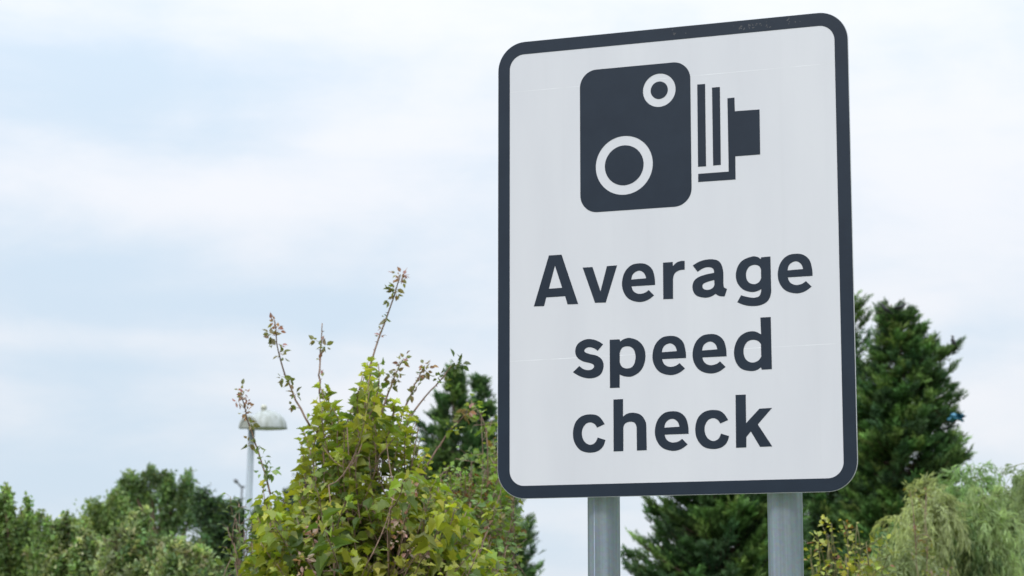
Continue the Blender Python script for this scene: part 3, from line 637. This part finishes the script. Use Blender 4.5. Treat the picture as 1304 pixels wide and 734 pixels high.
willow('weeping willow cut off by the right edge of the picture', 1310, 16,
       [(1308, 600, 40), (1290, 640, 46), (1325, 620, 50), (1285, 690, 60), (1330, 670, 60), (1300, 660, 50), (1278, 665, 30)], 42, 70)

# ------------------------------------------------------------------ the near shrubs
def add_cluster(rng, g, c, r, n, size, pal):
    pos = c+rng.normal(0, r*0.6, (n, 3)); d = unit(pos-c+rng.normal(0, 0.3*r, (n, 3))+np.array([0, 0, -0.2*r]))
    g.leaves(OVAL, pos, d, unit(rng.normal(0, 1, (n, 3))), size*rng.uniform(0.6, 1.2, n), clipc(pick(rng, pal, n, 0.15)))
def sprig(rng, wd, lf, base, tip, nl, size, tmpl, pal, tw=0.003, bend=0.05, keep_top=0.0, droop=0.35, red=None, bright=1.0, up=0.5):
    L = np.linalg.norm(tip-base); pts = curve_pts(base, tip, rng.normal(0, bend*L, 3), 7)
    wd.tube(pts, tw, 0.0016, 5, cap=True)
    t = np.linspace(0.05, 1.0-keep_top, nl)+rng.normal(0, 0.02, nl); tt = np.linspace(0, 1, 7)
    q = np.array([np.interp(t, tt, pts[:, j]) for j in range(3)]).T
    ax = unit(tip-base); a = unit(np.cross(ax, rng.normal(0, 1, 3))); b_ = np.cross(ax, a)
    ph = (np.arange(nl) // 2)*math.pi/2+(np.arange(nl) % 2)*math.pi+rng.normal(0, 0.35, nl)
    rdl = np.cos(ph)[:, None]*a+np.sin(ph)[:, None]*b_
    d = unit(rdl+ax*rng.uniform(up-0.3, up+0.3, (nl, 1))+np.array([0, 0, -droop])+rng.normal(0, 0.2, (nl, 3)))
    pet = size*rng.uniform(0.25, 0.6, (nl, 1))*(0.5 if up > 1 else 1); pd = unit(rdl+ax*0.8)
    pos = q+pd*pet
    for i in range(nl): wd.tube([q[i], pos[i]], 0.0008, 0.0007, 3, cap=False)
    nr = unit(ax*0.7+np.array([0, -0.1, 0.6])+rng.normal(0, 0.55, (nl, 3)))
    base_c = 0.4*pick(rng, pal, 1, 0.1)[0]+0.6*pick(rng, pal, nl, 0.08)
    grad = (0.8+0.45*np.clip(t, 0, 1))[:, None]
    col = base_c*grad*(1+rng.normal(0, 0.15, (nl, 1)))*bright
    if red is not None:
        mk = rng.random(nl) < red; col[mk] = pick(rng, [(0.20, 0.09, 0.05), (0.22, 0.14, 0.05)], mk.sum(), 0.1) if mk.any() else col[mk]
    lf.leaves(tmpl, pos, d, nr, size*rng.uniform(0.6, 1.15, nl)*(1.05-0.35*np.clip(t, 0, 1)), clipc(col))

# 1. the big maple shrub
rng = np.random.default_rng(77)
YS = 8.6
bx = at(452, 800, YS); root = empty('maple_shrub', (bx[0], bx[1], 0), 'large yellow green shrub with lobed leaves and tall bare shoots, left of the sign', 'shrub')
wd = Geo(); lf = Geo()
MP = [(0.1755, 0.2281, 0.024), (0.2145, 0.2632, 0.028), (0.286, 0.3159, 0.035), (0.1235, 0.1813, 0.026), (0.0845, 0.1346, 0.03), (0.065, 0.1111, 0.028), (0.312, 0.31, 0.045), (0.195, 0.2457, 0.03)]
base = np.array([bx[0], bx[1], 0.0])
mains = []
for tx_, ty_, dy, r0 in ((407, 498, 0.0, .010), (470, 470, 0.15, .010), (345, 640, -0.1, .008), (375, 640, 0.3, .008), (440, 540, -0.3, .008), (500, 520, 0.3, .008), (530, 545, -0.2, .009), (420, 620, -0.5, .009),
                         (500, 620, -0.5, .009), (560, 620, 0.2, .008), (460, 600, 0.5, .009), (600, 640, 0.2, .008), (320, 690, 0.1, .008)):
    tip = at(tx_, ty_, YS+dy); s = base+np.array([rng.normal(0, 0.12), rng.normal(0, 0.12), 0])
    mid = s+(tip-s)*0.5+np.array([(tip[0]-s[0])*0.12, dy*0.2, 0.1]); t = np.linspace(0, 1, 14)[:, None]
    pts = s*(1-t)**2+2*mid*t*(1-t)+tip*t*t+rng.normal(0, 0.006, (14, 3)); mains.append(pts)
    wd.tube(pts, r0*0.95, 0.002, 7)
allm = np.vstack(mains)
def nearest_below(p):
    m_ = allm[:, 2] < p[2]-0.05; q = allm[m_]; d = np.linalg.norm((q-p)*np.array([1, 1, 0.6]), axis=1); return q[np.argmin(d)]
prof = np.array([(312, 745), (320, 712), (328, 672), (337, 634), (350, 640), (362, 650), (374, 645), (380, 600), (386, 560), (396, 545), (404, 516), (412, 506), (424, 512), (436, 535), (448, 542), (458, 505), (470, 478), (484, 484), (494, 520),
                 (505, 530), (520, 540), (534, 552), (545, 580), (556, 605), (570, 628), (590, 640), (612, 668), (628, 695), (645, 720), (660, 740)], float)
tips = []
for k in range(46):                                            # sprigs that make the outline
    x = rng.uniform(314, 640); tips.append((x, np.interp(x, prof[:, 0], prof[:, 1])+rng.uniform(4, 20), rng.normal(0, 0.18)))
for x, y in ((408, 488), (414, 497), (420, 494), (398, 525), (386, 545), (404, 508), (468, 458), (474, 456), (482, 460), (462, 474), (470, 470), (476, 485), (466, 492), (458, 500), (478, 505), (472, 520), (335, 618), (342, 622), (336, 640), (352, 632), (500, 508), (512, 518), (522, 522), (531, 533), (508, 530), (392, 550),
             (328, 655), (384, 560), (398, 540), (410, 515), (424, 515), (436, 525), (450, 525)):
    tips.append((x, y+4, rng.normal(0, 0.15)))
while len(tips) < 740:
    x = rng.uniform(316, 655); y0 = np.interp(x, prof[:, 0], prof[:, 1]); y = rng.uniform(y0+14, 800)
    if y < 610 and rng.random() < 0.70: continue
    if x > 590 and rng.random() < 0.4: continue
    if x < 372 and y < 660 and rng.random() < 0.4: continue
    tips.append((x, y, rng.normal(0, 0.40)))
nout = 79
for ti, (x, y, dy) in enumerate(tips):
    tip = at(x, y, YS+dy); m = m_per_px(YS); out_ = np.array([(x-452)/260, rng.normal(0, 0.35)+dy*0.8, 1.0]); out_ = unit(out_+rng.normal(0, 0.16, 3))
    L = rng.uniform(0.14, 0.30); b0 = tip-out_*L
    if y > 640 or rng.random() < 0.75:
        q = nearest_below(b0); wd.tube(curve_pts(q, b0, (0, 0, -0.03), 5), 0.0024, 0.0018, 5, cap=False)
    yel = 1.0
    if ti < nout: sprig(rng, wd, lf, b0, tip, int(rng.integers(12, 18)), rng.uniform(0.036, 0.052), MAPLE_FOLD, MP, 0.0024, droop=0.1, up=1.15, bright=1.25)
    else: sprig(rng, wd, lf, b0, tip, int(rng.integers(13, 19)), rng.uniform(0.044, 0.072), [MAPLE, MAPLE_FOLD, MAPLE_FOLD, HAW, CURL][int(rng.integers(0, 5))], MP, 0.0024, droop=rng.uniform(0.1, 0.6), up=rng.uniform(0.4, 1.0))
# tall bare shoots
RED = [(0.345, 0.18, 0.176), (0.39, 0.225, 0.192), (0.255, 0.15, 0.112), (0.255, 0.255, 0.112)]
OLV = [(0.135, 0.168, 0.049), (0.1755, 0.182, 0.07), (0.216, 0.168, 0.098)]
shoots = [([(472, 462), (484, 425), (497, 392), (505, 368), (510, 350)], [(510, 350, 7, 16, RED), (513, 357, 4, 5, RED), (502, 370, 5, 9, OLV), (506, 375, 2, 3, OLV), (494, 381, 2.5, 3, OLV), (491, 405, 3, 6, OLV), (486, 418, 1.5, 2, RED), (484, 428, 2, 4, RED)]),
          ([(390, 534), (376, 508), (362, 476), (353, 440), (349, 408)], [(349, 409, 4, 8, RED), (353, 416, 4, 7, RED), (346, 427, 4, 8, OLV), (355, 422, 3, 4, RED), (345, 440, 2, 3, OLV), (359, 440, 2, 3, RED), (359, 453, 4, 6, OLV), (358, 480, 3, 5, OLV), (369, 483, 3, 4, OLV), (376, 502, 3.5, 5, OLV), (371, 517, 2, 3, OLV)]),
          ([(407, 490), (408, 450), (411, 412)], [(402, 434, 3, 4, OLV), (409, 434, 1.5, 3, RED), (414, 442, 3, 6, OLV), (406, 457, 1, 2, RED), (410, 472, 1.2, 2, RED)]),
          ([(488, 520), (498, 490), (506, 472), (513, 458)], [(514, 457, 4, 8, RED), (510, 463, 3, 6, RED), (506, 474, 3, 6, OLV), (498, 480, 2.5, 4, OLV), (508, 484, 2.5, 4, OLV), (499, 493, 2.5, 4, OLV), (488, 507, 2, 4, OLV)]),
          ([(515, 522), (527, 492), (535, 478), (541, 466)], [(541, 466, 4, 8, RED), (543, 474, 4, 8, OLV), (534, 480, 3, 5, RED), (530, 493, 3, 4, OLV), (524, 502, 2.5, 4, OLV)]),
          ([(516, 540), (536, 512), (558, 488), (575, 466)], [(580, 464, 6, 10, [(0.07, 0.11, 0.03)]), (588, 463, 4, 4, [(0.07, 0.11, 0.03)]), (558, 480, 4, 6, [(0.08, 0.12, 0.03)]), (568, 487, 3, 5, [(0.12, 0.17, 0.03)])]),
          ([(342, 620), (334, 590), (322, 556), (313, 525), (307, 500)], [(307, 497, 4, 8, RED), (310, 505, 4, 8, RED), (303, 512, 3, 4, RED), (315, 514, 3, 4, RED), (313, 524, 5, 9, RED), (318, 540, 3, 5, OLV), (316, 565, 5, 7, OLV), (330, 568, 3, 3, MID), (335, 582, 4, 5, MID), (336, 600, 7, 10, MID), (346, 600, 6, 8, MID)]),
          ([(540, 600), (558, 570), (575, 546), (596, 524)], [(596, 523, 5, 8, OLV+RED), (590, 530, 5, 7, OLV), (572, 545, 4, 5, MID), (580, 548, 5, 6, MP[:3])]),
          ([(438, 560), (446, 525), (456, 505), (464, 480)], [(455, 506, 3, 5, OLV)]),
          ([(612, 700), (622, 672), (630, 655)], [(628, 652, 7, 12, MP[:3]), (633, 662, 4, 6, OLV), (622, 670, 3, 4, RED)])]
for pts, cls in shoots:
    P3 = [at(x, y, YS+0.05*math.sin(i)) for i, (x, y) in enumerate(pts)]; P3[0] = P3[0]+(P3[0]-P3[1])*0.3
    tt = np.linspace(0, 1, len(P3)); fine = np.linspace(0, 1, 14); A3 = np.array(P3)
    pl = np.array([np.interp(fine, tt, A3[:, j]) for j in range(3)]).T+rng.normal(0, 0.0015, (14, 3))
    wd.tube(pl, 0.0042, 0.0020, 6)
    for f_ in rng.uniform(0.1, 0.95, 7):                        # buds along the shoot
        q = np.array([np.interp(f_, fine, pl[:, j]) for j in range(3)]); wd.tube([q, q+unit(rng.normal(0, 1, 3))*0.012], 0.002, 0.0006, 4)
    for (x, y, r, n, pal) in cls:
        n = int(n*1.5)
        c = at(x, y, YS+rng.normal(0, 0.01)); r_ = r*m_per_px(YS)
        big = pal is MID or (len(pal) and pal[0][1] > pal[0][0]*1.15)
        sc_ = Geo(); add_cluster(rng, sc_, c, r_, n, 0.030 if big else 0.022, pal); sc_.build('leaf_tuft' if big else 'seed_cluster', LEAF_GLOSS, root)
        q = pl[np.argmin(np.linalg.norm(pl-c, axis=1))]; wd.tube([q, c], 0.0012, 0.0008, 3, cap=False)
# pinkish dry seed clusters among the leaves
for (x, y, r) in ((400, 672, 7), (397, 684, 6), (512, 640, 8), (508, 660, 8), (520, 622, 7), (510, 676, 6), (524, 700, 7), (538, 706, 6), (385, 712, 7), (388, 732, 8), (502, 690, 5)):
    sc_ = Geo(); add_cluster(rng, sc_, at(x, y, YS-0.62), r*0.85*m_per_px(YS), 11, 0.024, [(0.40, 0.25, 0.22), (0.33, 0.20, 0.17), (0.45, 0.32, 0.27)]); sc_.build('seed_cluster', LEAF_GLOSS, root)
wd.build('stem', TWIG, root, smooth=True); lf.build('foliage', LEAF_GLOSS, root)

# 2. looser hawthorn-like shrub between the maple shrub and the sign
def shrub(name, label, Y, bpx, tips, prof_fill, size, tmpl, pal, seed, nfill, twl=(0.12, 0.26), per=(9, 14), red=0.06, twig=TWIG, group=None, r0=0.004, tw=0.0013):
    rng = np.random.default_rng(seed); bx = at(bpx, 800, Y); base = np.array([bx[0], bx[1], 0.0]); root = empty(name, base, label, 'shrub', group)
    wd = Geo(); lf = Geo(); mains = []
    for (tx_, ty_) in tips:
        tip = at(tx_, ty_, Y+rng.normal(0, 0.15)); s = base+np.array([rng.normal(0, 0.08), rng.normal(0, 0.08), 0])
        mid = s+(tip-s)*0.5+np.array([-(tip[0]-s[0])*0.1, 0, 0.15]); t = np.linspace(0, 1, 14)[:, None]
        pts = s*(1-t)**2+2*mid*t*(1-t)+tip*t*t+rng.normal(0, 0.005, (14, 3)); mains.append(pts); wd.tube(pts, r0, 0.0014, 6)
        for f_ in np.linspace(0.55, 0.99, 12):
            q = np.array([np.interp(f_, t[:, 0], pts[:, j]) for j in range(3)])
            sprig(rng, wd, lf, q, q+unit(rng.normal(0, .6, 3)+np.array([0, 0, .8]))*rng.uniform(0.05, 0.13), int(rng.integers(5, 9)), size, tmpl, pal, tw, red=red)
        sprig(rng, wd, lf, pts[-3], pts[-1], 8, size*0.8, tmpl, pal, tw, red=red*2)
    allm = np.vstack(mains); xs = [p[0] for p in prof_fill]; ys = [p[1] for p in prof_fill]
    for k in range(nfill):
        x = rng.uniform(min(xs), max(xs)); y = rng.uniform(np.interp(x, xs, ys)+6, 790); tip = at(x, y, Y+rng.normal(0, 0.3))
        d = unit(np.array([(x-bpx)/300, rng.normal(0, 0.4), 1.0])+rng.normal(0, 0.3, 3)); b0 = tip-d*rng.uniform(*twl)
        q = allm[allm[:, 2] < b0[2]-0.03]
        if len(q): q = q[np.argmin(np.linalg.norm(q-b0, axis=1))]; wd.tube(curve_pts(q, b0, (0, 0, -0.02), 4), r0*0.6, tw, 4, cap=False)
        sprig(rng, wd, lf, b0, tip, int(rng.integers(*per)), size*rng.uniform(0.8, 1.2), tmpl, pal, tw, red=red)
    wd.build('stem', twig, root, smooth=True); lf.build('foliage', LEAF_GLOSS, root); return root
HP = [(0.121, 0.2012, 0.044), (0.165, 0.253, 0.0495), (0.0935, 0.1667, 0.044), (0.242, 0.299, 0.0605), (0.121, 0.207, 0.0605)]
shrub('hawthorn_shrub', 'looser small-leaved shrub with reddish stems right against the left edge of the sign', 9.6, 590,
      [(614, 528), (642, 530), (622, 545), (634, 575), (628, 560), (600, 575), (648, 600), (585, 600), (655, 630), (632, 620), (608, 640), (575, 640), (650, 560)],
      [(545, 610), (575, 585), (600, 580), (625, 575), (646, 590), (654, 640), (656, 700)], 0.044, HAW, HP, 81, 340)
shrub('green_shrub', 'small green shrub of upright sprigs at the foot of the lamp pole', 9.0, 316,
      [(300, 660), (312, 672), (322, 655), (298, 690), (330, 690), (306, 640), (345, 700)],
      [(290, 705), (305, 688), (320, 690), (350, 700)], 0.042, OVAL, [(0.09, 0.15, 0.045), (0.12, 0.18, 0.045), (0.08, 0.125, 0.045)], 82, 34, per=(8, 12), red=0.0)
YP = [(0.308, 0.33, 0.055), (0.242, 0.286, 0.066), (0.374, 0.352, 0.077), (0.187, 0.242, 0.055)]
shrub('yellow_leaved_shrub', 'sparse shrub with small yellowish leaves just right of the right-hand post', 9.4, 1062,
      [(1062, 668), (1040, 690), (1080, 680), (1032, 712), (1075, 705), (1056, 700), (1090, 672)],
      [(1030, 735), (1100, 735)], 0.034, HAW, YP, 83, 14, twig=GREEN_TWIG, per=(6, 9), red=0.12, r0=0.0026, group='yellow-leaved shrubs beside the right-hand post')
shrub('yellow_leaved_shrub', 'yellow green shrub between the sparse yellowish one and the willow', 9.2, 1112,
      [(1104, 692), (1114, 700), (1096, 715), (1110, 720), (1122, 728)],
      [(1090, 728), (1100, 708), (1112, 706), (1124, 730)], 0.045, HAW, [(0.19, 0.23, 0.04), (0.25, 0.27, 0.045), (0.13, 0.18, 0.04)], 84, 26, twig=GREEN_TWIG, per=(8, 12), red=0.06, r0=0.003, group='yellow-leaved shrubs beside the right-hand post')
shrub('berry_shrub', 'thin sprig with orange tinted leaf tips in front of the willow', 12.0, 1196,
      [(1180, 628), (1164, 642), (1186, 726), (1206, 726)],
      [(1150, 760), (1215, 760)], 0.032, HAW, [(0.17, 0.21, 0.06), (0.2, 0.2, 0.06)], 85, 4, per=(4, 6), red=0.08, r0=0.003)

# ------------------------------------------------------------------ street lamp
YL = 25.0; mL = m_per_px(YL)
top = at(320.4, 547, YL); low = at(314.5, 700, YL); dirp = (low-top)/(top[2]-low[2]); foot = top+dirp*top[2]
lamp = empty('street_lamp', foot, 'pale grey lamp post with a white domed hood, left of the maple shrub', 'street lamp')
g = Geo(); g.tube([foot-dirp*0*0, foot-dirp*1.2], 0.06, 0.06, 20); g.tube([foot-dirp*1.2, foot-dirp*1.26, top], np.array([0.06, 0.040, 0.036]), 0, 20)
pole = g.build('pole', galv('lamp_pole_grey', (0.34, 0.39, 0.42), 0.4), lamp, smooth=True)
# hood: half an ellipsoid with a flat underside and skirt
hood_c = at(340, 545, YL); rx, ry, rz = 25.5*mL, 20*mL, 22.5*mL
g = Geo(); nu, nv = 36, 12; V = []
for j in range(nv+1):
    a = j/nv*math.pi/2
    for i in range(nu):
        t = 2*math.pi*i/nu; V.append((hood_c[0]+rx*math.cos(t)*math.cos(a), hood_c[1]+ry*math.sin(t)*math.cos(a), hood_c[2]+rz*math.sin(a)))
F = [(j*nu+i, j*nu+(i+1) % nu, (j+1)*nu+(i+1) % nu, (j+1)*nu+i) for j in range(nv) for i in range(nu)]
g.add(V, None, F)
V = [(hood_c[0]+rx*1.0*math.cos(t)*q, hood_c[1]+ry*math.sin(t)*q, hood_c[2]+dz) for q, dz in ((1.015, 0.002), (1.015, -0.012), (0.93, -0.014)) for t in np.arange(nu)*2*math.pi/nu]
g.add(V, None, [(j*nu+i, j*nu+(i+1) % nu, (j+1)*nu+(i+1) % nu, (j+1)*nu+i) for j in range(2) for i in range(nu)])
def hood_mat():
    m, n, l, p = new_mat('weathered_white_hood')
    gc = n.new('ShaderNodeTexCoord'); mp = n.new('ShaderNodeMapping'); mp.inputs['Scale'].default_value = (14, 14, 2.5)
    no = n.new('ShaderNodeTexNoise'); no.inputs['Scale'].default_value = 1.6; no.inputs['Detail'].default_value = 6
    l.new(gc.outputs['Object'], mp.inputs[0]); l.new(mp.outputs[0], no.inputs['Vector'])
    r = n.new('ShaderNodeValToRGB'); l.new(no.outputs[0], r.inputs[0]); r.color_ramp.elements[0].position = .3; r.color_ramp.elements[1].position = .58
    r.color_ramp.elements[0].color = (0.26, 0.28, 0.24, 1); r.color_ramp.elements[1].color = (0.42, 0.45, 0.44, 1)
    l.new(r.outputs[0], p.inputs['Base Color']); p.inputs['Roughness'].default_value = 0.5; return m
hood = g.build('hood', hood_mat(), lamp, smooth=True)
g = Geo(); hl = at(316.5, 545, YL-0.14); r_ = 12.3*mL; n = 20; V = []
for yy, q in ((0.10, 1.0), (-0.02, 1.0), (-0.035, 0.93), (-0.036, 0.80), (-0.025, 0.76), (-0.025, 0.01)):
    for k in range(n+1):
        t = math.pi*k/n; V.append((hl[0]+r_*q*math.cos(t), hl[1]+yy, hl[2]+r_*1.28*q*math.sin(t)-0.002))
F = [(j*(n+1)+k, j*(n+1)+k+1, (j+1)*(n+1)+k+1, (j+1)*(n+1)+k) for j in range(5) for k in range(n)]
m0 = len(V); V += [(hl[0]-r_, hl[1]+0.10, hl[2]-0.004), (hl[0]+r_, hl[1]+0.10, hl[2]-0.004), (hl[0]+r_, hl[1]-0.036, hl[2]-0.004), (hl[0]-r_, hl[1]-0.036, hl[2]-0.004)]
F.append((m0, m0+1, m0+2, m0+3)); g.add(V, None, F)
g.build('bracket_housing', plain('housing_grey', (0.30, 0.31, 0.28), 0.55), lamp, smooth=False)
g = Geo(); V = [(hood_c[0]+0.95*rx*math.cos(t), hood_c[1]+0.95*ry*math.sin(t), hood_c[2]-0.009) for t in np.arange(nu)*2*math.pi/nu]+[tuple(hood_c-[0, 0, 0.03])]
g.add(V, [((i+1) % nu, i, nu) for i in range(nu)]); g.build('lens', plain('clouded_lens', (0.55, 0.58, 0.58), 0.25), lamp, smooth=True)
pc = at(336, 523, YL); g = Geo(); zt_ = hood_c[2]+rz
g.tube([(pc[0], hood_c[1], zt_-0.02), (pc[0], hood_c[1], zt_+0.012)], 0.026, 0.026, 14); g.tube([(pc[0], hood_c[1], zt_+0.012), (pc[0], hood_c[1], zt_+0.045), (pc[0], hood_c[1], zt_+0.06)], np.array([0.034, 0.032, 0.018]), 0, 14)
g.build('photocell', plain('photocell_cream', (0.50, 0.50, 0.42), 0.5), lamp, smooth=True)
g = Geo(); g.tube([top-dirp*0.0, top-dirp*-0.0+np.array([0.0, -0.0, 0.05]), hl+np.array([0.02, 0.05, 0.05])], 0.03, 0.03, 10); g.tube([hl+np.array([0.0, 0.06, 0.03]), hood_c+np.array([-0.05, 0, 0.03])], 0.025, 0.025, 8)
g.build('spigot', GALV, lamp, smooth=True)

# far lamp with an angled arm
YF = 95.0; tp = at(308, 621, YF); lw = (tp[0], tp[1], 0)
far = empty('distant_lamp', lw, 'tiny far lamp with a raised angled arm, just left of the grey lamp pole', 'street lamp')
g = Geo(); g.tube([lw, (tp[0], tp[1], tp[2])], 0.07, 0.045, 8); DG = plain('dark_grey_paint', (0.14, 0.15, 0.16), 0.5); g.build('pole', DG, far, smooth=True)
g = Geo(); e_ = at(301.5, 614, YF); g.tube([tp, (tp+e_)/2, e_], 0.045, 0.04, 8); g.tube([tp, tp+np.array([0.12, 0, 0.04])], 0.05, 0.05, 6); g.build('arm', DG, far, smooth=True)
g = Geo(); h2 = at(299, 611.5, YF); g.tube([e_+(h2-e_)*-0.6, e_+(h2-e_)*0.3, h2+(h2-e_)*0.3], np.array([0.03, 0.10, 0.05]), 0, 8); g.build('lamp_head', DG, far, smooth=True)

# ------------------------------------------------------------------ birds and a caught scrap
BIRD = plain('dark_feathers', (0.018, 0.018, 0.022), 0.5, 0, 0.3, 60); BEAK = plain('beak', (0.10, 0.08, 0.04), 0.4)
def bird(px, py, Y, h, face, tilt, label):
    p = at(px, py, Y); rt = empty('bird', p, label, 'bird', 'birds on the broad cypress')
    def X3(u, v): return (p[0]+u*h*face, p[1], p[2]+v*h)
    ct, st_ = math.cos(tilt), math.sin(tilt)
    def rot(u, v): return (u*ct-v*st_, u*st_+v*ct)
    # body grown along one curved spine: tail -> rump -> breast -> neck -> crown
    spine = [(-0.75, 0.02), (-0.62, 0.05), (-0.40, 0.12), (-0.20, 0.22), (0.0, 0.34), (0.17, 0.48), (0.28, 0.62), (0.33, 0.72), (0.36, 0.82), (0.35, 0.90), (0.33, 0.93)]
    rr = [0.03, 0.05, 0.075, 0.14, 0.19, 0.20, 0.17, 0.135, 0.125, 0.09, 0.02]
    g = Geo(); g.tube([X3(*rot(*s)) for s in spine], np.array(rr)*h, 0, 12); g.build('body', BIRD, rt, smooth=True)
    g = Geo(); g.tube([X3(*rot(0.44, 0.82)), X3(*rot(0.62, 0.80))], 0.035*h, 0.006*h, 6); g.build('beak', BEAK, rt)
    for s in (-1, 1):
        g = Geo(); W_ = [rot(0.18, 0.50), rot(-0.1, 0.38), rot(-0.45, 0.14), rot(-0.66, 0.04)]
        q = [(p[0]+a*h*face, p[1]+s*h*k, p[2]+b_*h) for (a, b_), k in zip(W_, (0.17, 0.19, 0.11, 0.03))]
        g.tube(q, np.array([0.05, 0.085, 0.05, 0.01])*h, 0, 8); g.build('wing', BIRD, rt, smooth=True)
        g = Geo(); a, b_ = rot(0.0, 0.2); g.tube([(p[0]+a*h*face, p[1]+s*0.06*h, p[2]+b_*h), (p[0]+(a+0.03)*h*face, p[1]+s*0.06*h, p[2]-0.05*h)], 0.018*h, 0.014*h, 5); g.build('leg', BEAK, rt)
bird(1128, 399, 33.4, 0.15, -1, 0.1, 'dark bird on the left shoulder of the broad cypress top')
bird(1144, 396, 33.6, 0.15, 1, -0.35, 'dark bird crouching in the middle of the broad cypress top')
bird(1212, 441, 33.6, 0.16, -1, 0.55, 'dark bird sitting upright on the bough furthest right')
g = Geo(); rng = np.random.default_rng(9); c = at(1218, 531, 33.1); nu_, nv_ = 12, 9; V = []
for j in range(nv_):
    for i in range(nu_):
        u, v = i/(nu_-1)-.5, j/(nv_-1)-.5
        V.append((c[0]+0.19*u+0.03*math.sin(9*v)+rng.normal(0, .008), c[1]+0.07*math.sin(7*u+3*v)+rng.normal(0, .012), c[2]+0.11*v*(1-0.5*abs(u))+0.015*math.cos(8*u)+rng.normal(0, .008)))
g.add(V, None, [(j*nu_+i, j*nu_+i+1, (j+1)*nu_+i+1, (j+1)*nu_+i) for j in range(nv_-1) for i in range(nu_-1)])
scr = g.build('plastic_scrap', plain('faded_blue_plastic', (0.05, 0.22, 0.34), 0.4), smooth=True); tag(scr, 'small crumpled blue scrap caught in the right side of the broad cypress', 'plastic scrap')
